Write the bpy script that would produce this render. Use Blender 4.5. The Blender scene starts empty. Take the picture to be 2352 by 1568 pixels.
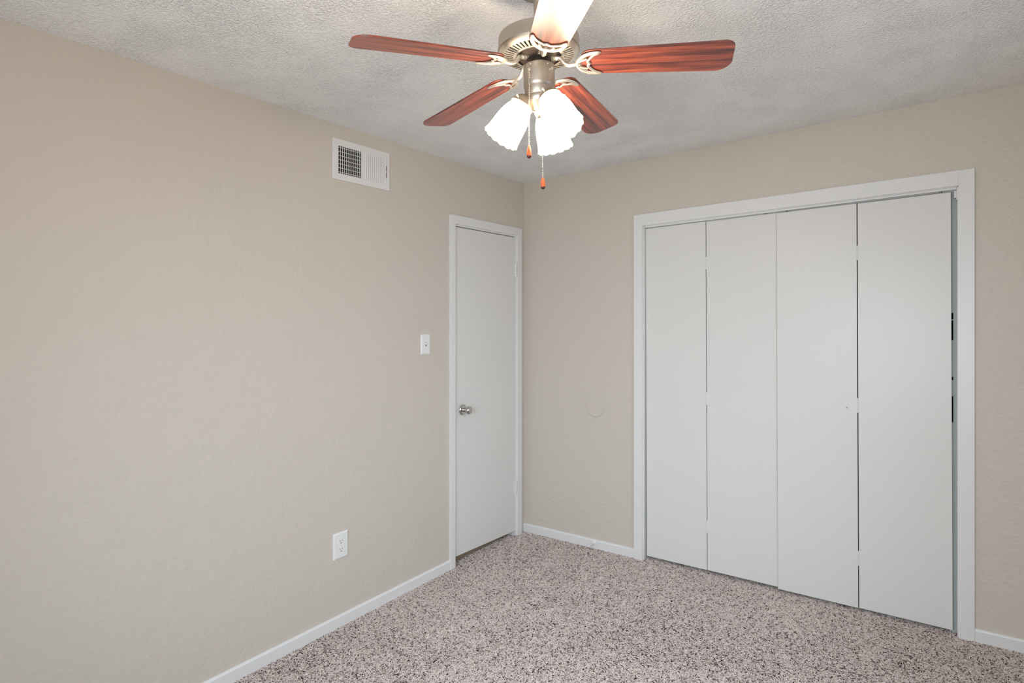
import bpy, bmesh, math, random
import numpy as np
from mathutils import Vector, Matrix
PI = math.pi
S = bpy.context.scene
COL = S.collection

# ------------------------------------------------------------------ camera
CAM = (2.3784, -3.3508, 1.4489)
YAW = math.radians(36.584)                 # turned to the left of +y
cd = bpy.data.cameras.new('camera'); cam = bpy.data.objects.new('camera', cd); COL.objects.link(cam)
cam.location = CAM
cam.rotation_euler = (PI / 2, 0, YAW)
cd.sensor_width = 36.0; cd.lens = 20.468; cd.shift_y = -0.01707
cd.clip_start = 0.02
S.camera = cam

# ------------------------------------------------------------------ colour / exposure / world
vs = S.view_settings
S.display_settings.display_device = 'sRGB'
vs.view_transform = 'Standard'; vs.look = 'None'; vs.gamma = 1.0; vs.use_curve_mapping = False
vs.exposure = 0.0
W = bpy.data.worlds.new('world'); S.world = W; W.use_nodes = True
bg = W.node_tree.nodes['Background']; bg.inputs[0].default_value = (.72, .85, 1, 1); bg.inputs[1].default_value = 1.0
S.cycles.max_bounces = 10; S.cycles.diffuse_bounces = 8; S.cycles.glossy_bounces = 4; S.cycles.transmission_bounces = 4
S.cycles.sample_clamp_indirect = 6.0
S.cycles.caustics_reflective = False; S.cycles.caustics_refractive = False
S.cycles.use_denoising = True

H = 2.44                                    # ceiling height at the corner
AC, BC, AF, BF = .01942, .01095, .01257, .01368   # the settled house: ceiling and floor slope gently
RX, RY = 2.90, -3.95                        # room runs x 0..RX, y RY..0

DAY = (.66, .83, 1.0)                       # daylight through the unseen rear window, also tints the added side fill
CEIL_FILL = (.93, .97, 1.0)  # tint of the added ceiling fill
WARM = (1.0, .80, .58)                      # the fan's lamps

def area_light(name, loc, direction, sx, sy, power, color, spread=180):
    l = bpy.data.lights.new(name, 'AREA'); l.shape = 'RECTANGLE'; l.size = sx; l.size_y = sy
    l.energy = power; l.color = color; l.spread = math.radians(spread)
    o = bpy.data.objects.new(name, l); COL.objects.link(o); o.location = loc
    o.rotation_euler = Vector(direction).to_track_quat('-Z', 'Y').to_euler()
    return o
# sky light falling in, and two added fills for ceiling and door
area_light('daylight_rear_window', (1.925, RY - .07, 1.38), (-.34, 1, -.68), 1.50, 1.30, 29, DAY, 110)
area_light('ceiling_fill_light', (1.925, RY - .09, 1.38), (-.05, 1, .60), 1.50, 1.30, 24, CEIL_FILL, 150)  # added fill aimed upward to brighten the ceiling
area_light('side_fill_light', (RX + .07, -1.45, 1.38), (-1, .25, -.40), 1.10, 1.30, 6.5, DAY, 100)  # added fill from the right to brighten door and left wall
SHADE_GLOW = 11.0
LAMP_POWER = 32.0

# ------------------------------------------------------------------ helpers
def warp(p):
    x, y, z = p
    k = z / H
    return (x, y, z + x * (AF + k * (AC - AF)) + y * (BF + k * (BC - BF)))

class MB:
    """collects polygons in room coordinates; build() makes ONE mesh object"""
    def __init__(s): s.v = []; s.f = []
    def add(s, vs_, fs):
        n = len(s.v); s.v += [tuple(q) for q in vs_]; s.f += [tuple(i + n for i in f) for f in fs]; return s
    def box(s, x0, x1, y0, y1, z0, z1):
        v = [(x, y, z) for z in (z0, z1) for y in (y0, y1) for x in (x0, x1)]
        return s.add(v, [(0, 2, 3, 1), (4, 5, 7, 6), (0, 1, 5, 4), (2, 6, 7, 3), (0, 4, 6, 2), (1, 3, 7, 5)])
    def prism(s, poly, map2, t0, t1):
        """poly: ccw list of 2D points, map2(a,b,t)->xyz"""
        n = len(poly)
        v = [map2(a, b, t0) for a, b in poly] + [map2(a, b, t1) for a, b in poly]
        f = [tuple(range(n - 1, -1, -1)), tuple(range(n, 2 * n))]
        f += [(i, (i + 1) % n, n + (i + 1) % n, n + i) for i in range(n)]
        return s.add(v, f)
    def lathe(s, prof, seg, M=None, closed_ends=True):
        """prof: list of (r,z); M maps local->room"""
        M = M or Matrix.Identity(4); v = []; f = []
        for r, z in prof:
            for i in range(seg):
                a = 2 * PI * i / seg
                v.append(tuple(M @ Vector((r * math.cos(a), r * math.sin(a), z))))
        for k in range(len(prof) - 1):
            for i in range(seg):
                j = (i + 1) % seg
                f.append((k * seg + i, k * seg + j, (k + 1) * seg + j, (k + 1) * seg + i))
        if closed_ends:
            f.append(tuple(range(seg - 1, -1, -1))); n = (len(prof) - 1) * seg
            f.append(tuple(range(n, n + seg)))
        return s.add(v, f)
    def tube(s, pts, rad, seg=10, up=(0, 0, 1), flat=1.0, caps=True):
        """sweep an ellipse (rad along side, rad*flat along up) through pts; rad float or list"""
        P = [Vector(p) for p in pts]; n = len(P); v = []; f = []
        rs = rad if isinstance(rad, (list, tuple)) else [rad] * n
        U = Vector(up)
        for i in range(n):
            t = (P[min(i + 1, n - 1)] - P[max(i - 1, 0)]).normalized()
            side = t.cross(U)
            if side.length < 1e-4: side = t.cross(Vector((1, 0, 0)))
            side.normalize(); u2 = side.cross(t).normalized()
            for k in range(seg):
                a = 2 * PI * k / seg
                v.append(tuple(P[i] + side * (math.cos(a) * rs[i]) + u2 * (math.sin(a) * rs[i] * flat)))
        for i in range(n - 1):
            for k in range(seg):
                j = (k + 1) % seg
                f.append((i * seg + k, i * seg + j, (i + 1) * seg + j, (i + 1) * seg + k))
        if caps:
            f.append(tuple(range(seg - 1, -1, -1))); f.append(tuple(range((n - 1) * seg, n * seg)))
        return s.add(v, f)
    def sphere(s, c, r, seg=8, rings=6, sz=1.0):
        prof = [(max(r * math.sin(PI * k / rings), 1e-5), -r * sz * math.cos(PI * k / rings)) for k in range(rings + 1)]
        return s.lathe(prof, seg, Matrix.Translation(c))
    def build(s, name, mat, parent=None, origin=None, bevel=0, smooth=False, warped=True, bevel_seg=2):
        vs_ = [warp(p) for p in s.v] if warped else s.v
        if parent is not None: o0 = Vector(parent['o'] if 'o' in parent else ORG[parent.name])
        elif origin is not None: o0 = Vector(warp(origin)) if warped else Vector(origin)
        else:
            o0 = Vector((sum(p[0] for p in vs_) / len(vs_), sum(p[1] for p in vs_) / len(vs_), min(p[2] for p in vs_)))
        me = bpy.data.meshes.new(name)
        me.from_pydata([tuple(Vector(p) - o0) for p in vs_], [], s.f); me.update()
        bm = bmesh.new(); bm.from_mesh(me)
        bmesh.ops.remove_doubles(bm, verts=bm.verts, dist=1e-6)
        bmesh.ops.recalc_face_normals(bm, faces=bm.faces)
        bm.to_mesh(me); bm.free()
        if mat: me.materials.append(mat)
        o = bpy.data.objects.new(name, me); COL.objects.link(o)
        if parent is not None: o.parent = parent
        else: o.location = o0
        ORG[o.name] = tuple(o0)
        if bevel:
            m = o.modifiers.new('bevel', 'BEVEL'); m.width = bevel; m.segments = bevel_seg; m.limit_method = 'ANGLE'; m.angle_limit = math.radians(40)
        if smooth:
            for p in me.polygons: p.use_smooth = True
            if smooth != 'all':
                try: me.set_sharp_from_angle(angle=math.radians(smooth if not isinstance(smooth, bool) else 40))
                except Exception: pass
        return o
ORG = {}
def tag(o, label, cat, group=None):
    o['label'] = label; o['category'] = cat
    if group: o['group'] = group
    return o
def thing(name, loc, label, cat, group=None, warped=True):
    o = bpy.data.objects.new(name, None); COL.objects.link(o)
    l = warp(loc) if warped else loc
    o.location = l; o.empty_display_size = .05; ORG[o.name] = tuple(l)
    return tag(o, label, cat, group)
def struct(o, label=None, cat=None):
    o['kind'] = 'structure'
    if label: o['label'] = label
    if cat: o['category'] = cat
    return o

# ------------------------------------------------------------------ materials
def srgb(r, g, b):
    f = lambda c: (c / 12.92 if c <= .04045 else ((c + .055) / 1.055) ** 2.4)
    return (f(r / 255), f(g / 255), f(b / 255), 1)
def new_mat(name, color, rough=.5, metal=0.0, spec=.5):
    m = bpy.data.materials.new(name); m.use_nodes = True
    b = m.node_tree.nodes['Principled BSDF']
    b.inputs['Base Color'].default_value = color; b.inputs['Roughness'].default_value = rough
    b.inputs['Metallic'].default_value = metal; b.inputs['Specular IOR Level'].default_value = spec
    return m, m.node_tree, b
def noise(nt, scale, detail=2, rough=.5, coord='Object', vec=None):
    n = nt.nodes.new('ShaderNodeTexNoise'); n.inputs['Scale'].default_value = scale
    n.inputs['Detail'].default_value = detail; n.inputs['Roughness'].default_value = rough
    if vec is None:
        tc = nt.nodes.new('ShaderNodeTexCoord'); vec = tc.outputs[coord]
    nt.links.new(vec, n.inputs['Vector']); return n
def bump(nt, b, height, strength, dist):
    k = nt.nodes.new('ShaderNodeBump'); k.inputs['Strength'].default_value = strength; k.inputs['Distance'].default_value = dist
    nt.links.new(height, k.inputs['Height']); nt.links.new(k.outputs[0], b.inputs['Normal']); return k
def ramp(nt, fac, stops):
    r = nt.nodes.new('ShaderNodeValToRGB'); e = r.color_ramp.elements
    while len(e) < len(stops): e.new(.5)
    for i, (p, c) in enumerate(stops): e[i].position = p; e[i].color = c
    nt.links.new(fac, r.inputs[0]); return r

def mat_wall():
    m, nt, b = new_mat('wall_paint', srgb(206, 196, 184), .42, spec=.35)
    n1 = noise(nt, 55, 4, .6); n2 = noise(nt, 9, 3, .6)
    mix = nt.nodes.new('ShaderNodeMath'); mix.operation = 'MULTIPLY_ADD'
    nt.links.new(n2.outputs[0], mix.inputs[0]); mix.inputs[1].default_value = 1.6
    nt.links.new(n1.outputs[0], mix.inputs[2])
    bump(nt, b, mix.outputs[0], .30, .009)
    return m
def mat_ceiling():
    m, nt, b = new_mat('popcorn_ceiling', srgb(246, 246, 245), .9, spec=.15)
    n1 = noise(nt, 122, 2, .5); n2 = noise(nt, 250, 1, .5); n3 = noise(nt, 6, 2, .5)
    r = ramp(nt, n1.outputs[0], [(.42, (0, 0, 0, 1)), (.62, (.6, .6, .6, 1)), (.80, (1, 1, 1, 1))])      # separate sprayed lumps
    a1 = nt.nodes.new('ShaderNodeMath'); a1.operation = 'MULTIPLY_ADD'
    nt.links.new(n2.outputs[0], a1.inputs[0]); a1.inputs[1].default_value = .35; nt.links.new(r.outputs[0], a1.inputs[2])
    a2 = nt.nodes.new('ShaderNodeMath'); a2.operation = 'MULTIPLY'
    r3 = ramp(nt, n3.outputs[0], [(.35, (.55, .55, .55, 1)), (.65, (1, 1, 1, 1))])
    nt.links.new(a1.outputs[0], a2.inputs[0]); nt.links.new(r3.outputs[0], a2.inputs[1])
    bump(nt, b, a2.outputs[0], .95, .006)
    return m
def mat_white(name, c, rough, bs=.05):
    m, nt, b = new_mat(name, c, rough)
    n = noise(nt, 40, 3); bump(nt, b, n.outputs[0], bs, .004)
    return m
def mat_metal(name, c, rough, aniso=True):
    m, nt, b = new_mat(name, c, rough, 1.0)
    if aniso:
        n = noise(nt, 180, 2)
        r = ramp(nt, n.outputs[0], [(0, (rough * .8,) * 3 + (1,)), (1, (min(1, rough * 1.25),) * 3 + (1,))])
        nt.links.new(r.outputs[0], b.inputs['Roughness'])
    return m
def mat_wood():
    m, nt, b = new_mat('rosewood_laminate', (.2, .05, .03, 1), .36, spec=.9)
    at = nt.nodes.new('ShaderNodeAttribute'); at.attribute_name = 'grain'
    mp = nt.nodes.new('ShaderNodeMapping'); mp.inputs['Scale'].default_value = (2.2, 34, 1)
    nt.links.new(at.outputs['Vector'], mp.inputs[0])
    n1 = noise(nt, 1.6, 5, .62, vec=mp.outputs[0]); n1.inputs['Distortion'].default_value = .5
    mp2 = nt.nodes.new('ShaderNodeMapping'); mp2.inputs['Scale'].default_value = (5, 160, 1)
    nt.links.new(at.outputs['Vector'], mp2.inputs[0])
    n2 = noise(nt, 2.0, 3, .5, vec=mp2.outputs[0])
    r = ramp(nt, n1.outputs[0], [(.34, srgb(58, 25, 19)), (.45, srgb(118, 49, 33)), (.55, srgb(158, 70, 45)), (.70, srgb(188, 96, 66))])
    r2 = ramp(nt, n2.outputs[0], [(.3, (.72, .72, .72, 1)), (.6, (1, 1, 1, 1))])
    mx = nt.nodes.new('ShaderNodeMix'); mx.data_type = 'RGBA'; mx.blend_type = 'MULTIPLY'; mx.inputs['Factor'].default_value = 1
    nt.links.new(r.outputs[0], mx.inputs['A']); nt.links.new(r2.outputs[0], mx.inputs['B'])
    nt.links.new(mx.outputs['Result'], b.inputs['Base Color'])
    b.inputs['Coat Weight'].default_value = .5; b.inputs['Coat Roughness'].default_value = .42
    return m
def mat_glow():
    m = bpy.data.materials.new('lit_frosted_glass'); m.use_nodes = True; nt = m.node_tree
    b = nt.nodes['Principled BSDF']; b.inputs['Base Color'].default_value = (.9, .92, .85, 1); b.inputs['Roughness'].default_value = .35
    b.inputs['Emission Color'].default_value = (1, .88, .71, 1)
    at = nt.nodes.new('ShaderNodeAttribute'); at.attribute_name = 'glow'      # thick fluted rim glows less than the glass round the bulb
    mu = nt.nodes.new('ShaderNodeMath'); mu.operation = 'MULTIPLY'; mu.inputs[1].default_value = SHADE_GLOW
    nt.links.new(at.outputs['Fac'], mu.inputs[0]); nt.links.new(mu.outputs[0], b.inputs['Emission Strength'])
    tr = nt.nodes.new('ShaderNodeBsdfTransparent'); mx = nt.nodes.new('ShaderNodeMixShader'); mx.inputs[0].default_value = .32   # lightly frosted glass lets part of the bulb's light straight through
    nt.links.new(tr.outputs[0], mx.inputs[1]); nt.links.new(b.outputs[0], mx.inputs[2])
    nt.links.new(mx.outputs[0], nt.nodes['Material Output'].inputs['Surface'])
    return m
def mat_emit(name, c, s):
    m = bpy.data.materials.new(name); m.use_nodes = True; b = m.node_tree.nodes['Principled BSDF']
    b.inputs['Base Color'].default_value = c; b.inputs['Emission Color'].default_value = c; b.inputs['Emission Strength'].default_value = s
    return m
M_WALL = mat_wall(); M_CEIL = mat_ceiling()
M_TRIM = mat_white('trim_gloss_white', srgb(226, 224, 221), .35)
M_DOOR = mat_white('door_enamel_white', srgb(222, 219, 214), .33, .10)
M_DOOR.node_tree.nodes['Principled BSDF'].inputs['Specular IOR Level'].default_value = .28
M_PLAST = mat_white('white_plastic', srgb(232, 230, 226), .35, .0)
M_VENT = mat_white('vent_enamel_white', srgb(226, 223, 219), .4, .0)
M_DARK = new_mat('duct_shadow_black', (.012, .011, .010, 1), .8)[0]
M_SLOT = new_mat('slot_dark', (.07, .067, .063, 1), .7)[0]
M_SOFT = new_mat('slot_grey', (.30, .29, .28, 1), .6)[0]
M_NICK = mat_metal('brushed_nickel', srgb(192, 182, 168), .42)
M_NICKL = mat_metal('satin_nickel_light', srgb(232, 223, 208), .42)
M_CHROME = mat_metal('polished_chrome', srgb(205, 205, 203), .08, False)
M_FLY = new_mat('flywheel_dark_metal', srgb(98, 84, 74), .5, .6)[0]
M_WOOD = mat_wood()
M_FOB = new_mat('orange_stained_wood', srgb(196, 96, 56), .3)[0]
M_FOBT = new_mat('dark_wood_tip', srgb(84, 40, 34), .3)[0]
M_GLOW = mat_glow()
M_RAWWOOD = new_mat('raw_wood', srgb(150, 130, 105), .7)[0]
M_GALV = mat_metal('galvanised_steel', srgb(176, 178, 178), .5)
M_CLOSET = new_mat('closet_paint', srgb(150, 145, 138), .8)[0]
M_BACK = new_mat('carpet_backing', srgb(58, 48, 44), .95, spec=.1)[0]

# ------------------------------------------------------------------ room shell
T = .11
DY0, DY1, DZ = -.738, -.100, 2.060          # door opening in the left wall
CX0, CX1, CZ = .897, 2.431, 2.035           # closet opening in the back wall
def s_obj(mb, name, mat, label, cat, bevel=0):
    return struct(mb.build(name, mat, origin=(0, 0, 0), warped=True, bevel=bevel), label, cat)
# vertices at warped positions, origin 0 keeps Object texture space = room space
m = MB(); m.box(-T, 0, RY - T, DY0, -.03, H + .03); m.box(-T, 0, DY1, T, -.03, H + .03); m.box(-T, 0, DY0, DY1, DZ, H + .03)
s_obj(m, 'wall_left', M_WALL, 'long tan textured wall on the left with the vent and white door', 'wall')
m = MB(); m.box(0, CX0, 0, T, -.03, H + .03); m.box(CX1, RX + T, 0, T, -.03, H + .03); m.box(CX0, CX1, 0, T, CZ, H + .03)
s_obj(m, 'wall_back', M_WALL, 'tan wall around the white closet opening', 'wall')
WZ0, WZ1 = .72, 2.04
m = MB(); wy0, wy1 = -2.03, -.87
m.box(RX, RX + T, RY - T, wy0, -.03, H + .03); m.box(RX, RX + T, wy1, 0, -.03, H + .03)
m.box(RX, RX + T, wy0, wy1, -.03, WZ0); m.box(RX, RX + T, wy0, wy1, WZ1, H + .03)
s_obj(m, 'wall_right', M_WALL, 'tan wall with a window at the right side of the room', 'wall')
m = MB(); wx0, wx1 = 1.15, 2.70
m.box(0, wx0, RY - T, RY, -.03, H + .03); m.box(wx1, RX, RY - T, RY, -.03, H + .03)
m.box(wx0, wx1, RY - T, RY, -.03, WZ0); m.box(wx0, wx1, RY - T, RY, WZ1, H + .03)
s_obj(m, 'wall_rear', M_WALL, 'tan wall with a wide window behind the viewer', 'wall')
m = MB(); m.box(-T, RX + T, RY - T, T, H, H + .08)
s_obj(m, 'ceiling', M_CEIL, 'off-white popcorn textured ceiling', 'ceiling')
m = MB(); m.box(-.35, RX + T, RY - T, .75, -.06, -.016)
s_obj(m, 'floor', M_BACK, 'floor under the speckled carpet', 'floor')
# closet interior, and a box added behind the door against light leaks
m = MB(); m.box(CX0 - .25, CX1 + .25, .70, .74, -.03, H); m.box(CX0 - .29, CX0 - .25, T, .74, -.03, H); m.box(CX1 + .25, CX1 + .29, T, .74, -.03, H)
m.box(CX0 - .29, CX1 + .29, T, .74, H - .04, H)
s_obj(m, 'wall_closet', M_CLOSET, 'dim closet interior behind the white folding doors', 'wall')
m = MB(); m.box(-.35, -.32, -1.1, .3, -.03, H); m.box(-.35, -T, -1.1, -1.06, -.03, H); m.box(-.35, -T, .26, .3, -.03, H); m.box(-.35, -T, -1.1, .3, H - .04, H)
s_obj(m, 'hall_light_block', M_CLOSET, 'hall wall hidden behind the narrow white door', 'wall')

# rear window behind the camera; side window added for its light
def window(name, x0, x1, y0, y1, axis, label):
    e = bpy.data.objects.new(name, None); COL.objects.link(e)
    c = warp(((x0 + x1) / 2, (y0 + y1) / 2, WZ0)); e.location = c; ORG[e.name] = c
    struct(e, label, 'window')
    f = MB(); w = .045
    if axis == 'x':
        f.box(x0, x1, y0, y1, WZ0, WZ0 + w); f.box(x0, x1, y0, y1, WZ1 - w, WZ1)
        for a in (x0, (x0 + x1 - w) / 2, x1 - w): f.box(a, a + w, y0, y1, WZ0 + w, WZ1 - w)
    else:
        f.box(x0, x1, y0, y1, WZ0, WZ0 + w); f.box(x0, x1, y0, y1, WZ1 - w, WZ1)
        for a in (y0, (y0 + y1 - w) / 2, y1 - w): f.box(x0, x1, a, a + w, WZ0 + w, WZ1 - w)
    f.build('window_frame', M_TRIM, e)
window('window_1', wx0, wx1, RY - .05, RY - .01, 'x', 'white framed wide window behind the viewer')
window('fill_window', RX + .01, RX + .05, wy0, wy1, 'y', 'white framed window in the right wall')  # unseen window added to go with the side fill

# baseboards
def baseboard(name, poly_run, label):
    """run along an axis: ('y', y0, y1) on x=0 or ('x', x0, x1) on y=0"""
    ax, a, b = poly_run
    prof = [(0, -.02), (.012, -.02), (.012, .040), (.009, .046), (.004, .0485), (0, .0485)]
    m = MB()
    if ax == 'y': m.prism(prof, lambda p, q, t: (p, t, q), a, b)
    elif ax == 'x': m.prism(prof, lambda p, q, t: (t, -p, q), a, b)
    elif ax == 'yr': m.prism(prof, lambda p, q, t: (RX - p, t, q), a, b)
    else: m.prism(prof, lambda p, q, t: (t, RY + p, q), a, b)
    return struct(m.build(name, M_TRIM, origin=(0, 0, 0)), label, 'baseboard')
baseboard('baseboard_left', ('y', RY, -.778), 'white baseboard along the long left wall')
baseboard('baseboard_back', ('x', 0, .8395), 'white baseboard between the corner and the closet casing')
baseboard('baseboard_closet', ('x', 2.489, RX), 'white baseboard right of the closet casing')
baseboard('baseboard_right', ('yr', RY, -.012), 'white baseboard along the right wall')
baseboard('baseboard_rear', ('xr', .012, RX - .012), 'white baseboard along the wall behind the viewer')

# ------------------------------------------------------------------ door casing, jamb, door
m = MB()
cz = 2.113
m.box(0, .016, -.778, -.7375, -.02, cz); m.box(0, .016, -.100, -.0495, -.02, cz); m.box(0, .016, -.7375, -.100, 2.061, cz)
struct(m.build('trim_1', M_TRIM, origin=(0, -.76, 0), bevel=.0015), 'white casing around the narrow door in the left wall', 'trim')
m = MB()
m.box(-T, .001, DY0 - .001, DY0 + .010, -.02, DZ); m.box(-T, .003, DY1 - .009, DY1 + .001, -.02, DZ); m.box(-T, .001, DY0 + .01, DY1 - .009, DZ - .008, DZ + .001)
m.box(-.062, -.048, DY0 + .010, DY0 + .022, -.02, DZ - .008); m.box(-.062, -.048, DY1 - .021, DY1 - .009, -.02, DZ - .008); m.box(-.062, -.048, DY0 + .022, DY1 - .021, DZ - .020, DZ - .008)
struct(m.build('trim_2', M_TRIM, origin=(0, DY0, 0)), 'white jamb lining the narrow door opening', 'trim')
m = MB(); m.box(-.10, -.055, DY0 + .012, DY1 - .01, -.02, .018)
struct(m.build('trim_3', M_RAWWOOD, bevel=.004), 'bare brown wood threshold strip under the narrow door', 'trim')

def group_struct(name, loc, label, cat):
    e = bpy.data.objects.new(name, None); COL.objects.link(e); l = warp(loc); e.location = l; ORG[e.name] = l
    e.empty_display_size = .05
    return struct(e, label, cat)
door = group_struct('door_1', (-.02, -.40, .02), 'narrow flush white door with a chrome knob near the corner', 'door')
dy0, dy1 = DY0 + .0125, DY1 - .012
m = MB()
pts = [(dy0, .046), (dy1, .022), (dy1, DZ - .0125), (dy0, DZ - .0125)]
m.prism(pts, lambda p, q, t: (t, p, q), -.040, -.003)
m.build('door_panel', M_DOOR, door, bevel=.0015)
def hinge_m(zc):
    m = MB(); h = .046
    for k in range(5):
        z0 = zc - h + k * (2 * h / 5)
        m.lathe([(.0001, 0), (.0066, 0), (.0066, 2 * h / 5 - .0012), (.0001, 2 * h / 5 - .0012)], 12, Matrix.Translation((.0075, DY1 - .0105, z0)))
    m.sphere((.0075, DY1 - .0105, zc + h + .001), .0055, 10, 6)
    m.box(-.002, .0045, DY1 - .024, DY1 - .0105, zc - h, zc + h); m.box(-.001, .0050, DY1 - .0105, DY1 + .004, zc - h, zc + h)
    return m
for zc in (1.824, .326):
    hinge_m(zc).build('hinge', M_TRIM, door, smooth=30)
kx = Matrix.Translation((0, -.656, .930)) @ Matrix.Rotation(PI / 2, 4, 'Y')
m = MB(); m.lathe([(.0001, -.003), (.0325, -.003), (.0325, .002), (.030, .0055), (.022, .0085), (.0135, .0105), (.0135, .012), (.0001, .012)], 40, kx)
kn = m.build('door_knob', M_CHROME, door, smooth=50)
m = MB(); m.lathe([(.0001, .010), (.011, .010), (.0105, .024), (.013, .030), (.0215, .037), (.0250, .046), (.0240, .056), (.0195, .062), (.012, .0645), (.0001, .065)], 40, kx)
m.build('knob_handle', M_CHROME, kn, smooth=50)

# ------------------------------------------------------------------ closet casing, jamb, track, folding doors
m = MB()
cz = 2.1035
m.box(.839, .896, -.016, 0, -.02, cz); m.box(2.431, 2.489, -.016, 0, -.02, cz); m.box(.896, 2.431, -.016, 0, 2.034, cz)
struct(m.build('trim_4', M_TRIM, origin=(.86, 0, 0), bevel=.0015), 'wide white casing around the closet opening', 'trim')
m = MB()
m.box(CX0 - .001, CX0 + .0035, -.001, T, -.02, CZ); m.box(CX1 - .0035, CX1 + .001, -.001, T, -.02, CZ); m.box(CX0, CX1, -.001, T, CZ - .0035, CZ + .001)
struct(m.build('trim_5', M_TRIM, origin=(CX0, 0, 0)), 'white jamb lining the closet opening', 'trim')
# track: an inverted channel along the closet head
tr = thing('closet_track', (1.66, .03, 2.031), 'white metal track across the top of the closet folding doors', 'track')
m = MB()
m.box(CX0 + .006, CX1 - .008, .014, .046, 2.0295, 2.0315); m.box(CX0 + .006, CX1 - .008, .010, .014, 2.0225, 2.0315); m.box(CX0 + .006, CX1 - .008, .046, .049, 2.0205, 2.0315)
m.build('channel', M_TRIM, tr)
def pin(x):
    m = MB(); m.lathe([(.0001, 2.006), (.0042, 2.006), (.0042, 2.027), (.0001, 2.027)], 12, Matrix.Translation((x, .030, 0))); return m
for x in (.935, 1.595, 1.70, 2.365): pin(x).build('pivot_pin', M_GALV, tr, smooth=40)
m = MB(); m.box(CX1 - .0075, CX1 - .0035, .0, .050, 1.972, 2.030); m.box(CX1 - .016, CX1 - .0075, .012, .030, 1.985, 2.016)
m.build('end_bracket', M_TRIM, tr, bevel=.001)

m = MB()
for z0, z1 in ((-.015, .955), (1.075, 1.150), (1.165, 1.335), (1.425, 1.431), (1.46, 2.02)):
    m.box(2.398, CX1 - .0036, .040, .0412, z0, z1)
for z0, z1 in ((.955, 1.075), (1.150, 1.165), (1.335, 1.425), (1.431, 1.46)):
    m.box(2.4125, CX1 - .0036, .040, .0412, z0, z1)
tag(m.build('edge_strip', new_mat('grey_primer', srgb(176, 180, 177), .6)[0]), 'grey metal strip standing in the gap right of the closet doors', 'strip')
LEAN = .0075
def leaf(x0, x1, yf, z0, z1, th=.028):
    m = MB(); v = []
    for y in (yf, yf + th):
        for z in (z0, z1):
            for x in (x0, x1): v.append((x + LEAN * (1 - z / 2.0), y, z))
    m.add(v, [(0, 1, 3, 2), (4, 6, 7, 5), (0, 4, 5, 1), (2, 3, 7, 6), (0, 2, 6, 4), (1, 5, 7, 3)])
    return m
def bhinge(x, yf, zc, h=.036):
    m = MB(); xx = x + LEAN * (1 - zc / 2)
    m.lathe([(.0001, zc - h), (.0048, zc - h), (.0048, zc + h), (.0001, zc + h)], 12, Matrix.Translation((xx, yf + .0015, 0)))
    return m
d2 = group_struct('door_2', (1.27, .03, .01), 'left pair of flush white folding closet doors', 'door')
Y1, Y2 = .019, .007
leaf(.9025, 1.2710, Y1, .012, 2.0185).build('door_panel', M_DOOR, d2, bevel=.0015)
leaf(1.2745, 1.6520, Y1, .013, 2.0165).build('door_panel', M_DOOR, d2, bevel=.0015)
for z in (1.778, .998, .262): bhinge(1.2727, Y1, z).build('hinge', M_DOOR, d2, smooth=40)
d3 = group_struct('door_3', (2.03, .03, .01), 'right pair of flush white folding closet doors', 'door')
p3 = leaf(1.6550, 2.0270, Y2, .008, 2.0135).build('door_panel', M_DOOR, d3, bevel=.0015)
leaf(2.0312, 2.4030, Y2, .010, 2.0125).build('door_panel', M_DOOR, d3, bevel=.0015)
for z in (1.768, 1.012, .255): bhinge(2.0291, Y2, z).build('hinge', M_DOOR, d3, smooth=40)
m = MB(); m.lathe([(.0001, 0), (.0032, 0), (.0032, .002), (.0001, .002)], 14, Matrix.Translation((1.985, Y2 + .0012, .998)) @ Matrix.Rotation(PI / 2, 4, 'X'))
m.build('knob_hole', M_SOFT, p3)

# round painted plate on the back wall
m = MB(); m.lathe([(.0001, 0), (.0635, 0), (.0635, .004), (.061, .006), (.0001, .0065)], 56, Matrix.Translation((.566, 0, .903)) @ Matrix.Rotation(PI / 2, 4, 'X'))
tag(m.build('wall_cover_plate', M_WALL, origin=(.566, 0, .903), smooth=30), 'round blank cover plate painted tan, on the wall left of the closet', 'wall plate')

# door stop on the baseboard
ds = thing('door_stop', (.560, -.012, .030), 'small white spring door stop on the baseboard left of the closet', 'door stop')
R0 = Matrix.Translation((.560, -.011, .028)) @ Matrix.Rotation(PI / 2, 4, 'X')
m = MB(); m.lathe([(.0001, 0), (.013, 0), (.012, .004), (.006, .007), (.0001, .007)], 20, R0); m.build('base', M_PLAST, ds, smooth=40)
m = MB(); pts = [R0 @ Vector((.0048 * math.cos(a * .7), .0048 * math.sin(a * .7), .006 + .050 * a / 100)) for a in range(101)]
m.tube(pts, .0011, 6); m.build('spring', M_PLAST, ds, smooth=True)
m = MB(); m.lathe([(.0001, .055), (.0065, .055), (.0070, .066), (.005, .070), (.0001, .070)], 16, R0); m.build('tip', M_PLAST, ds, smooth=40)

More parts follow.
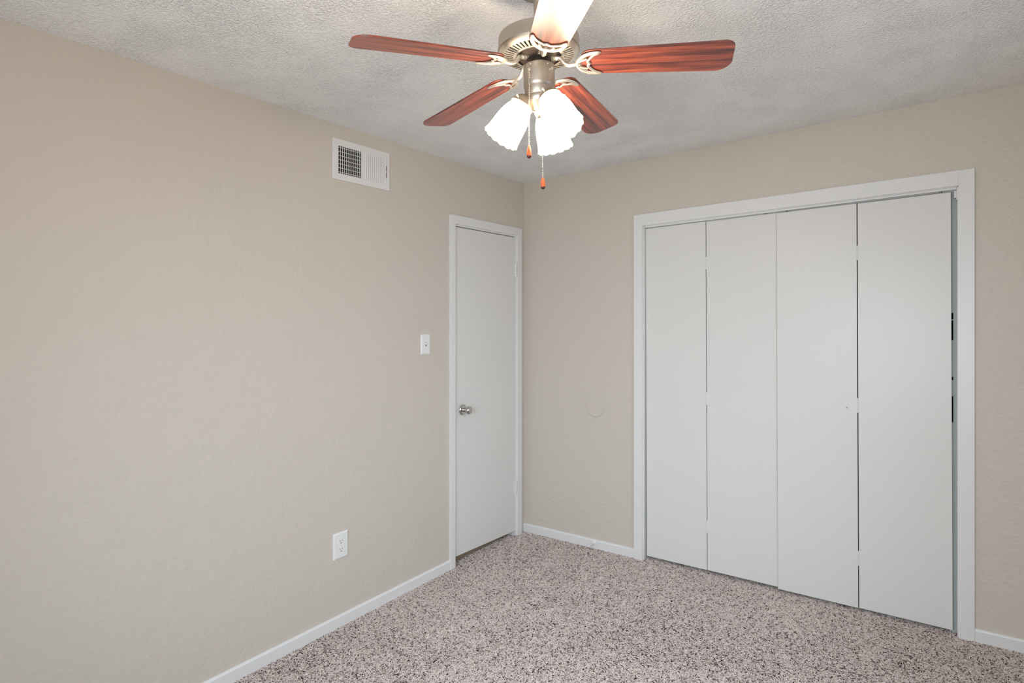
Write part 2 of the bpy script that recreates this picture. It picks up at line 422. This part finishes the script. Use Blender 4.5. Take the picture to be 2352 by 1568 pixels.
# ------------------------------------------------------------------ wall vent
V0, V1, VZ0, VZ1 = -1.609, -1.249, 2.171, 2.3705
vt = thing('air_vent', (0, (V0 + V1) / 2, VZ0), 'white metal two-way air vent high on the left wall', 'vent')
GA0, GA1, GB0, GB1, GZ0, GZ1 = -1.577, -1.436, -1.417, -1.281, 2.203, 2.337
m = MB()
xs = .0068
def frame_face(x):
    ys = [V0, GA0, GA1, GB0, GB1, V1]; zs = [VZ0, GZ0, GZ1, VZ1]
    return [(x, y, z) for z in zs for y in ys]
nA = 24; vv = frame_face(xs) + frame_face(0.0); ff = []
def cell_solid(i, k): return not (k == 1 and i in (1, 3))
for k in range(3):
    for i in range(5):
        if cell_solid(i, k):
            a = k * 6 + i; ff += [(a, a + 1, a + 7, a + 6), (nA + a, nA + a + 6, nA + a + 7, nA + a + 1)]
for i in (1, 3):
    a = 6 + i
    for p, q in ((a, a + 1), (a + 1, a + 7), (a + 7, a + 6), (a + 6, a)): ff.append((p, q, nA + q, nA + p))
per = [0, 1, 2, 3, 4, 5, 11, 17, 23, 22, 21, 20, 19, 18, 12, 6]
for p, q in zip(per, per[1:] + per[:1]): ff.append((p, nA + p, nA + q, q))
m.add(vv, ff)
m.build('faceplate', M_VENT, vt, bevel=.0012)
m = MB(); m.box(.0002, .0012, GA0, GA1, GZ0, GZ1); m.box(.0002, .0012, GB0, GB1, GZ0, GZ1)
m.build('duct_shade_panel', M_DARK, vt)  # black panel, the duct's shade put in as colour
def slanted(y, z0, z1, ang, w=.010, t=.0011):
    c, s_ = math.cos(ang), math.sin(ang)
    m = MB(); v = []
    for z in (z0, z1):
        for a, b in ((-w / 2, -t / 2), (w / 2, -t / 2), (w / 2, t / 2), (-w / 2, t / 2)):
            v.append((.0062 + a * c - b * s_, y + a * s_ + b * c, z))
    m.add(v, [(0, 1, 2, 3), (4, 7, 6, 5), (0, 4, 5, 1), (1, 5, 6, 2), (2, 6, 7, 3), (3, 7, 4, 0)]); return m
n = 11
for k in range(n + 1):      # left half: louvres turned towards the room's rear, openings look dark
    slanted(GA0 + (GA1 - GA0) * k / n, GZ0, GZ1, math.radians(-56), .0068, .0018).build('louvre', M_VENT, vt)
for k in range(n):      # right half: louvres turned the other way, showing their faces
    slanted(GB0 + .006 + (GB1 - GB0 - .008) * k / (n - 1), GZ0, GZ1, math.radians(52), .0095, .0012).build('louvre', M_VENT, vt)
for k in range(7):
    z = GZ0 + (GZ1 - GZ0) * (.06 + .885 * k / 6 if k else .055)
    m = MB(); m.box(.0030, .0046, GA0, GA1, z - .0012, z + .0012); m.build('cross_bar', M_VENT, vt)
m = MB(); m.box(.0070, .0075, -1.2735, -1.2700, 2.236, 2.299); m.build('lever_slot', M_SLOT, vt)
m = MB(); m.box(.0070, .0150, -1.2735, -1.2655, 2.263, 2.271); m.build('lever', M_VENT, vt, bevel=.001)
for y in (V0 + .014,):
    m = MB(); m.lathe([(.0001, 0), (.0036, 0), (.002, .0015), (.0001, .0016)], 12, Matrix.Translation((.007, y, 2.268)) @ Matrix.Rotation(PI / 2, 4, 'Y')); m.build('screw', M_VENT, vt)

# ------------------------------------------------------------------ light switch, outlet
def plate(y0, y1, z0, z1, parent):
    m = MB(); e = .006
    v = [(0, y0, z0), (0, y1, z0), (0, y1, z1), (0, y0, z1), (.0035, y0, z0), (.0035, y1, z0), (.0035, y1, z1), (.0035, y0, z1),
         (.0065, y0 + e, z0 + e), (.0065, y1 - e, z0 + e), (.0065, y1 - e, z1 - e), (.0065, y0 + e, z1 - e)]
    f = [(3, 2, 1, 0), (8, 9, 10, 11)]
    for a in range(4):
        b = (a + 1) % 4; f += [(a, b, 4 + b, 4 + a), (4 + a, 4 + b, 8 + b, 8 + a)]
    m.add(v, f); return m.build('wall_plate', M_PLAST, parent)
def screw(y, z, parent, x=.0065):
    m = MB(); m.lathe([(.0001, 0), (.0034, 0), (.0026, .0012), (.0001, .0013)], 14, Matrix.Translation((x, y, z)) @ Matrix.Rotation(PI / 2, 4, 'Y'))
    o = m.build('screw', M_PLAST, parent)
    m = MB(); m.box(x + .0009, x + .0015, y - .0028, y + .0028, z - .0005, z + .0005); m.build('screw_slot', M_SOFT, o)
sw = thing('light_switch', (0, -.978, 1.288), 'white toggle light switch on the wall left of the narrow door', 'switch')
plate(-1.0145, -.9410, 1.2885, 1.4020, sw)
m = MB(); m.box(.0063, .0072, -.9835, -.9720, 1.3335, 1.3575); m.build('toggle_slot', M_SOFT, sw)
m = MB(); m.prism([(.006, 1.3415), (.019, 1.3485), (.0205, 1.3545), (.006, 1.3545)], lambda p, q, t: (p, t, q), -.9825, -.9730); m.build('toggle', M_PLAST, sw, bevel=.001)
screw(-.9778, 1.3755, sw); screw(-.9778, 1.3155, sw)
ot = thing('wall_outlet', (0, -1.560, .3235), 'white double power outlet low on the left wall', 'outlet')
plate(-1.6035, -1.5165, .3225, .4495, ot)
for zc in (.4060, .3660):
    m = MB(); yc = -1.560; p = []
    for k in range(28):
        a = 2 * PI * k / 28; p.append((yc + .0168 * math.cos(a), zc + max(-.0135, min(.0135, .0168 * math.sin(a)))))
    m.prism(p, lambda a, b, t: (t, a, b), .0060, .0080)
    r = m.build('receptacle', M_PLAST, ot)
    for dy, h in ((-.0064, .0042), (.0064, .0036)):
        m = MB(); m.box(.0079, .0084, yc + dy - .0011, yc + dy + .0011, zc + .0035 - h, zc + .0035 + h); m.build('slot', M_SLOT, r)
    m = MB(); m.lathe([(.0001, 0), (.0026, 0), (.0026, .0005), (.0001, .0005)], 14, Matrix.Translation((.0079, yc, zc - .0080)) @ Matrix.Rotation(PI / 2, 4, 'Y')); m.build('slot', M_SLOT, r)
screw(-1.560, .3860, ot)

# ------------------------------------------------------------------ ceiling fan (hangs at HUB, blade plane z = 0 in fan space)
HUB = Vector((1.4416, -1.9576, 2.1640))
rt = Vector((math.cos(YAW), math.sin(YAW), 0)); fw = Vector((-math.sin(YAW), math.cos(YAW), 0))
fan = thing('ceiling_fan', (HUB.x, HUB.y, 2.4442), 'ceiling fan with five rosewood blades and three lit tulip shades', 'ceiling fan', warped=False)
FM = Matrix.Translation(HUB) @ Matrix(((rt.x, fw.x, 0, 0), (rt.y, fw.y, 0, 0), (0, 0, 1, 0), (0, 0, 0, 1))) @ Matrix.Rotation(-.0172, 4, 'Y') @ Matrix.Rotation(-.012, 4, 'X')  # local x = to the right, y = away, hangs a degree off plumb
CT = 2.4463 - HUB.z
def fb(m, name, mat, parent=fan, **k): return m.build(name, mat, parent, warped=False, **k)
m = MB(); m.lathe([(.0001, CT + .004), (.064, CT + .004), (.0645, CT - .010), (.062, CT - .022), (.054, CT - .036), (.0495, CT - .0455), (.046, CT - .0475), (.020, CT - .048), (.0001, CT - .048)], 48, FM)
fb(m, 'canopy', M_NICK, smooth=35)
m = MB(); m.lathe([(.0125, .10), (.0125, CT - .02)], 24, FM); m.lathe([(.0001, .094), (.021, .094), (.021, .128), (.0125, .130), (.0001, .130)], 24, FM)
fb(m, 'downrod', M_NICK, smooth=35)
prof = [(.0205, .118), (.060, .117), (.098, .1135), (.1085, .1115), (.1145, .108), (.1160, .103), (.1160, .0760), (.1175, .0735), (.1175, .0690), (.1152, .0662)]
m = MB(); m.lathe(prof, 72, FM, closed_ends=False); motor = fb(m, 'motor_housing', M_NICK, smooth=35)
# vent ring: flat ring below the motor with radial slots
m = MB(); seg = 48; v = []; f = []
def ringpt(r, z, a): return FM @ Vector((r * math.cos(a), r * math.sin(a), z))
m.lathe([(.1150, .0661), (.1130, .0640), (.1085, .0605), (.1000, .0560), (.1000, .0590), (.1080, .0640)], 96, FM, closed_ends=False)
m.lathe([(.0740, .0520), (.0700, .0505), (.0655, .0510), (.0655, .0600), (.0700, .0585), (.0740, .0560)], 96, FM, closed_ends=False)
for k in range(seg):
    a0 = 2 * PI * k / seg; d = 2 * PI / seg * .29
    q = [ringpt(r, z, a) for z0 in (0, 1) for r, z in ((.0735, .0521 + .0035 * z0), (.1005, .0562 + .0025 * z0)) for a in (a0 - d, a0 + d)]
    m.add(q, [(0, 1, 3, 2), (4, 6, 7, 5), (0, 4, 5, 1), (2, 3, 7, 6), (0, 2, 6, 4), (1, 5, 7, 3)])
fb(m, 'vent_ring', M_NICKL, motor, smooth=30)
m = MB(); m.lathe([(.0150, .0650), (.105, .0650), (.105, .0665), (.0150, .0665)], 64, FM, closed_ends=False); fb(m, 'slot_shade_disc', M_DARK, motor)  # black backing disc, paints in the dark behind the vent slots
m = MB(); m.lathe([(.0001, .0640), (.0610, .0640), (.0615, .0560), (.0560, .0500), (.0400, .0470), (.0200, .0400), (.0200, .0300), (.0001, .0300)], 64, FM)
fly = fb(m, 'flywheel', M_FLY, smooth=35)
# switch housing and light kit body
m = MB(); m.lathe([(.0001, .0270), (.0400, .0270), (.0440, .0255), (.0452, .0220), (.0452, -.0290), (.0440, -.0350), (.0400, -.0395), (.0395, -.0400), (.0001, -.0400)], 56, FM)
swh = fb(m, 'switch_housing', M_NICK, smooth=35)
m = MB(); m.lathe([(.0001, -.0385), (.0405, -.0385), (.0425, -.0400), (.0425, -.0600), (.0405, -.0630), (.0410, -.0645), (.0420, -.0670), (.0400, -.0770), (.0340, -.0860), (.0240, -.0930), (.0160, -.1000), (.0150, -.1120), (.0120, -.1190), (.0060, -.1230), (.0001, -.1240)], 56, FM)
kit = fb(m, 'light_fitter', M_NICK, smooth=35)
for a in (-125, -60, 60, 180):
    c = FM @ Vector((.0455 * math.cos(math.radians(a)), .0455 * math.sin(math.radians(a)), .018)); m = MB(); m.sphere(c, .0026, 8, 5); fb(m, 'screw', M_NICKL, swh, smooth=True)
# three lamps
def lamp(az, tilt=33.0, rn=.047, zn=-.0800):
    a = math.radians(az); t = math.radians(tilt)
    e = Vector((math.cos(a), math.sin(a), 0)); ax = Vector((e.x * math.sin(t), e.y * math.sin(t), -math.cos(t)))
    zl = ax; xl = Vector((-math.sin(a), math.cos(a), 0)); yl = zl.cross(xl)
    L = Matrix(((xl.x, yl.x, zl.x, rn * e.x), (xl.y, yl.y, zl.y, rn * e.y), (xl.z, yl.z, zl.z, zn), (0, 0, 0, 1)))
    LM = FM @ L
    # arm + holder cup with thumb screws
    m = MB(); p0 = FM @ Vector((.012 * e.x, .012 * e.y, -.085)); p1 = FM @ Vector((.026 * e.x, .026 * e.y, -.066)); p2 = LM @ Vector((0, 0, -.022)); p3_ = LM @ Vector((0, 0, -.012))
    m.tube([p0, p1, p2, p3_], .0095, 12, up=(xl.x, xl.y, .01))
    m.lathe([(.0001, -.020), (.014, -.020), (.021, -.016), (.0285, -.008), (.0325, .000), (.0340, .007), (.0350, .008), (.0350, .010), (.0320, .010), (.0300, .002), (.0001, .000)], 36, LM)
    h = fb(m, 'lamp_holder', M_NICK, smooth=40)
    for k in range(3):
        b = 2 * PI * k / 3 + .5
        p = LM @ Vector((.035 * math.cos(b), .035 * math.sin(b), .004)); q = LM @ Vector((.045 * math.cos(b), .045 * math.sin(b), .004))
        m = MB(); m.tube([p, q], .0018, 8); m.sphere(q, .0036, 8, 6)
        fb(m, 'thumb_screw', M_NICKL, h, smooth=True)
    # tulip glass with a fluted, scalloped rim
    prof = [(.0285, -.004), (.0295, .002), (.0300, .008), (.0335, .016), (.0385, .027), (.0430, .041), (.0462, .057), (.0482, .074), (.0495, .090), (.0508, .104), (.0525, .114), (.0545, .1205)]
    nseg = 96; nl = 14; v = []; f = []
    def ring(off):
        base = len(v)
        for i, (r, z) in enumerate(prof):
            fl = max(0, (z - .072) / .0485) ** 1.5
            for k in range(nseg):
                th = 2 * PI * k / nseg; cph = math.cos(nl * th)
                rr = r - off + fl * .0010 * cph; zz = z + fl * .0034 * (abs(math.cos(nl * th / 2)) - .45) * (1 if z > .1 else 0)
                v.append(tuple(LM @ Vector((rr * math.cos(th), rr * math.sin(th), zz))))
        return base
    b0 = ring(0); b1 = ring(.0028); n = len(prof)
    for i in range(n - 1):
        for k in range(nseg):
            j = (k + 1) % nseg
            f.append((b0 + i * nseg + k, b0 + i * nseg + j, b0 + (i + 1) * nseg + j, b0 + (i + 1) * nseg + k))
            f.append((b1 + i * nseg + k, b1 + (i + 1) * nseg + k, b1 + (i + 1) * nseg + j, b1 + i * nseg + j))
    for k in range(nseg):
        j = (k + 1) % nseg; o_ = (n - 1) * nseg
        f.append((b0 + o_ + k, b0 + o_ + j, b1 + o_ + j, b1 + o_ + k)); f.append((b0 + j, b0 + k, b1 + k, b1 + j))
    m = MB(); m.add(v, f); sh = fb(m, 'lamp_shade', M_GLOW, smooth='all')
    inv = LM.inverted(); o0 = Vector(ORG[fan.name]); ga = sh.data.attributes.new('glow', 'FLOAT', 'POINT')
    for i, vv in enumerate(sh.data.vertices):
        zz = (inv @ (vv.co + o0)).z
        ga.data[i].value = 1.0 if zz < .060 else max(.16, max(0.0, 1 - (zz - .060) / .056) ** 2.2)
    m = MB(); m.lathe([(.0001, .000), (.0125, .000), (.0130, .022), (.0150, .030), (.0240, .048), (.0275, .060), (.0265, .073), (.0190, .084), (.0080, .0885), (.0001, .089)], 24, LM)
    fb(m, 'light_bulb', M_BULB, sh, smooth='all')
    l = bpy.data.lights.new('fan_lamp', 'POINT'); l.energy = LAMP_POWER; l.color = WARM; l.shadow_soft_size = .031
    lo = bpy.data.objects.new('fan_lamp', l); COL.objects.link(lo); lo.location = LM @ Vector((0, 0, .062))
M_BULB = mat_emit('lit_bulb', (1, .88, .7, 1), 14.0)
for az in (183, 63, -57): lamp(az)

# blades and their irons
def blade(az):
    BM = FM @ Matrix.Rotation(math.radians(az), 4, 'Z')
    BL = BM @ Matrix.Translation((0, 0, .034)) @ Matrix.Rotation(.0637, 4, 'Y') @ Matrix.Rotation(-.195, 4, 'X')   # slight droop; leading edge low
    r0, r1 = .122, .533; w0, w1 = .104, .1255
    out = []
    def arc(cx, cy, r, a0, a1, n=8):
        for i in range(n + 1):
            a = math.radians(a0 + (a1 - a0) * i / n); out.append((cx + r * math.cos(a), cy + r * math.sin(a)))
    # leading edge is +v : larger tip radius there
    arc(r0 + .030, w0 / 2 - .030, .030, 180, 90 + 3)
    arc(r1 - .046, w1 / 2 - .046, .046, 90, 8, 12)
    arc(r1 - .029, -w1 / 2 + .026, .026, -4, -90, 9)
    arc(r0 + .030, -w0 / 2 + .030, .030, -93, -180)
    out = out[::-1]
    m = MB(); m.prism(out, lambda a, b, t: tuple(BL @ Vector((a, b, t))), -.0024, .0024)
    o = fb(m, 'blade', M_WOOD, bevel=.0012)
    me = o.data; inv = BL.inverted(); o0 = Vector(ORG[fan.name])
    at = me.attributes.new('grain', 'FLOAT_VECTOR', 'POINT')
    for i, vv in enumerate(me.vertices):
        q = inv @ (vv.co + o0); at.data[i].vector = (q.x + az * .37, q.y + az * .11, 0)
    # iron : crescent, wavy inner rail, two struts, S-shaped arm
    zb = -.0062
    def P(u, v_, z=zb): return BL @ Vector((u, v_, z))
    m = MB(); cres = []
    for i in range(33):
        a = math.radians(84 + 192 * i / 32); cres.append(P(.172 + .061 * math.cos(a), .0455 * math.sin(a)))
    rad = [.0046 + .0020 * math.sin(PI * i / 32) ** .5 if 0 < i < 32 else .0026 for i in range(33)]
    m.tube(cres, rad, 10, up=tuple(BL.to_3x3() @ Vector((0, 0, 1))), flat=.65)
    inner = []
    for i in range(41):
        s = -1 + 2 * i / 40; v_ = .0430 * s
        u = .140 + .036 * abs(s) ** 3.0 + .0085 * math.exp(-(s / .15) ** 2) - .003 * math.cos(s * PI * 2.0)
        inner.append(P(u, v_))
    m.tube(inner, .0042, 10, up=tuple(BL.to_3x3() @ Vector((0, 0, 1))), flat=.65)
    for sgn in (-1, 1):
        m.tube([P(.114, sgn * .010), P(.126, sgn * .016), P(.139, sgn * .0215)], .0036, 8, up=tuple(BL.to_3x3() @ Vector((0, 0, 1))))
    m.tube([P(.1125, -.004), P(.1185, 0), P(.1125, .004)], .0036, 8, up=tuple(BL.to_3x3() @ Vector((0, 0, 1))))
    arm = []
    def A(u, z): return BM @ Vector((u, 0, z))
    ctl = [(.049, .0465), (.057, .0455), (.0635, .0410), (.070, .0320), (.077, .0245), (.087, .0205), (.100, .0208), (.113, .0228)]
    for i in range(len(ctl) - 1):
        for k in range(4):
            t = k / 4; arm.append(A(ctl[i][0] + (ctl[i + 1][0] - ctl[i][0]) * t, ctl[i][1] + (ctl[i + 1][1] - ctl[i][1]) * t))
    arm.append(A(*ctl[-1]))
    m.tube(arm, [.0075 - .0018 * min(1, i / 20) for i in range(len(arm))], 12, up=tuple(BM.to_3x3() @ Vector((0, 1, 0))), flat=1.1)
    pad = [(.036, -.0105), (.058, -.0085), (.058, .0085), (.036, .0105)]
    m.prism(pad, lambda a, b, t: tuple(BM @ Vector((a, b, t))), .0440, .0480)
    iron = fb(m, 'blade_iron', M_NICKL, o, smooth=45)
    for v_ in (-.006, .006):
        m = MB(); m.sphere(BM @ Vector((.043, v_, .0435)), .0024, 8, 5); fb(m, 'screw', M_NICKL, iron, smooth=True)
for k in range(5): blade(204.6 - 72 * k)

# pull chains
def chain(top, bot, fob_len, name, tip):
    top = Vector(top); bot = Vector(bot); d = (bot - top).length; n = int(d / .0046)
    m = MB()
    for i in range(n + 1): m.sphere(top.lerp(bot, i / n), .00175, 6, 4)
    m.tube([top, bot], .0005, 5)
    c = fb(m, 'pull_chain', M_NICKL, smooth='all')
    D = (bot - top).normalized()
    q = D.to_track_quat('Z', 'Y').to_matrix().to_4x4(); q.translation = bot
    L = fob_len
    m = MB(); m.lathe([(.0001, 0), (.0026, 0), (.0034, L * .06), (.0048, L * .2), (.0064, L * .45), (.0071, L * .68), (.0066, L * .80), (.0001, L * .80)], 18, q)
    fo = fb(m, 'fob', M_FOB, c, smooth=50)
    m = MB(); m.lathe([(.0066, L * .80), (.0060, L * .90), (.0036, L * .98), (.0001, L)], 18, q, closed_ends=False)
    fb(m, 'fob_tip', M_FOBT, fo, smooth='all')
def from_cam(u, v_, depth):
    f_ = 2352 * 20.468 / 36
    return Vector(CAM) + fw * depth + rt * ((u - 1176) / f_ * depth) + Vector((0, 0, (743.85 - v_) / f_ * depth))
c0 = FM @ Vector((-.0300, -.0375, .002)); 
m = MB(); m.tube([FM @ Vector((-.0270, -.0335, .004)), FM @ Vector((-.0300, -.0375, .002))], .0040, 12); fb(m, 'chain_nipple', M_NICKL, swh, smooth=40)
chain(c0, c0 + Vector((0, 0, -.214)), .037, 'a', True)
c1 = FM @ Vector((.004, -.030, -.0900)); chain(c1, c1 + Vector((.003, .002, -.212)), .033, 'b', True)
m = MB(); m.tube([FM @ Vector((.0300, -.0300, .006)), FM @ Vector((.0350, -.0350, .004))], .0045, 12); fb(m, 'reverse_switch', M_NICKL, swh, smooth=40)

# ------------------------------------------------------------------ carpet pile (uncountable: one object)
def carpet():
    rng = np.random.default_rng(7)
    x0, x1, y0, y1 = .006, RX - .006, RY + .006, .150
    dens = 62000
    N = int(dens * (x1 - x0) * (y1 - y0))
    x = rng.uniform(x0, x1, N); y = rng.uniform(y0, y1, N)
    thin = (y > -2.75) | (rng.uniform(0, 1, N) < .5); x = x[thin]; y = y[thin]   # sparser behind the viewer
    keep = (y < -.006) | ((x > CX0 + .01) & (x < CX1 - .01))
    # a strip under the door too
    x = x[keep]; y = y[keep]
    nd = int(dens * .045 * (DY1 - DY0)); x = np.r_[x, rng.uniform(-.045, .006, nd)]; y = np.r_[y, rng.uniform(DY0 + .015, DY1 - .015, nd)]
    N = len(x); n = 5
    # slow field of lean directions (footprints, vacuum marks)
    fx = np.zeros(N); fy = np.zeros(N)
    for _ in range(14):
        k = rng.normal(0, 1, 2) * rng.choice([5., 11., 24.]); ph = rng.uniform(0, 6.28)
        s_ = np.sin(k[0] * x + k[1] * y + ph); an = rng.uniform(0, 6.28); fx += s_ * math.cos(an); fy += s_ * math.sin(an)
    fx /= 3.2; fy /= 3.2
    ang = rng.uniform(0, 2 * np.pi, N); lean = np.abs(rng.normal(.75, .35, N))
    dx = np.cos(ang) * lean + .45 * fx; dy = np.sin(ang) * lean + .45 * fy
    ln = rng.uniform(.0115, .019, N)
    nrm = np.sqrt(dx ** 2 + dy ** 2 + 1); dx /= nrm; dy /= nrm; dz = 1 / nrm
    curl = rng.normal(0, .9, N)
    pos = np.zeros((N, n, 3)); px = x.copy(); py = y.copy(); pz = np.full(N, -.0155)
    for i in range(n):
        pos[:, i, 0] = px; pos[:, i, 1] = py; pos[:, i, 2] = pz
        a = curl * (i / n); c, s_ = np.cos(a), np.sin(a)
        ddx = dx * c - dy * s_; ddy = dx * s_ + dy * c
        st = ln / (n - 1); droop = max(0.15, 1 - .28 * i)
        px = px + ddx * st * (1 + .25 * i); py = py + ddy * st * (1 + .25 * i); pz = pz + dz * st * droop
    pos[:, :, 2] = np.minimum(pos[:, :, 2], .0055)
    # keep strands out of the walls and baseboards
    inner = pos[:, :, 0] > -.001
    lim0 = np.where((y > DY0) & (y < DY1), -.05, .013)[:, None]
    pos[:, :, 0] = np.clip(pos[:, :, 0], lim0, RX - .013)
    lim1 = np.where((x > CX0) & (x < CX1), .16, -.0135)[:, None]
    pos[:, :, 1] = np.clip(pos[:, :, 1], RY + .013, lim1)
    pos[:, :, 2] += pos[:, :, 0] * AF + pos[:, :, 1] * BF
    hc = bpy.data.hair_curves.new('carpet_pile'); hc.add_curves([n] * N)
    hc.attributes['position'].data.foreach_set('vector', pos.astype(np.float32).ravel()) if 'position' in hc.attributes else hc.position_data.foreach_set('vector', pos.astype(np.float32).ravel())
    rad = np.tile(np.array([.0011, .00125, .0013, .0011, .0006], np.float32), N)
    a = hc.attributes.get('radius') or hc.attributes.new('radius', 'FLOAT', 'POINT'); a.data.foreach_set('value', rad)
    pat = np.zeros(N)
    for _ in range(10):
        k = rng.normal(0, 1, 2) * rng.choice([4., 9., 18.]); pat += np.sin(k[0] * x + k[1] * y + rng.uniform(0, 6.28))
    tone = np.clip(rng.uniform(0, 1, N) ** (1.0 - .10 * np.clip(pat / 3, -1, 1)), 0, 1).astype(np.float32)
    a = hc.attributes.new('tone', 'FLOAT', 'CURVE'); a.data.foreach_set('value', tone)
    m, nt, b = new_mat('speckled_carpet_yarn', (.4, .35, .33, 1), .9, spec=.1)
    at = nt.nodes.new('ShaderNodeAttribute'); at.attribute_name = 'tone'
    r = ramp(nt, at.outputs['Fac'], [(0, srgb(56, 42, 38)), (.075, srgb(80, 62, 56)), (.15, srgb(180, 161, 152)), (.5, srgb(226, 208, 199)), (.8, srgb(222, 210, 202)), (1, srgb(242, 230, 222))])
    nt.links.new(r.outputs[0], b.inputs['Base Color'])
    hc.materials.append(m)
    o = bpy.data.objects.new('carpet_pile', hc); COL.objects.link(o)
    o['kind'] = 'stuff'; tag(o, 'shaggy grey-beige carpet with dark brown flecks over the whole floor', 'carpet')
    return o
carpet()
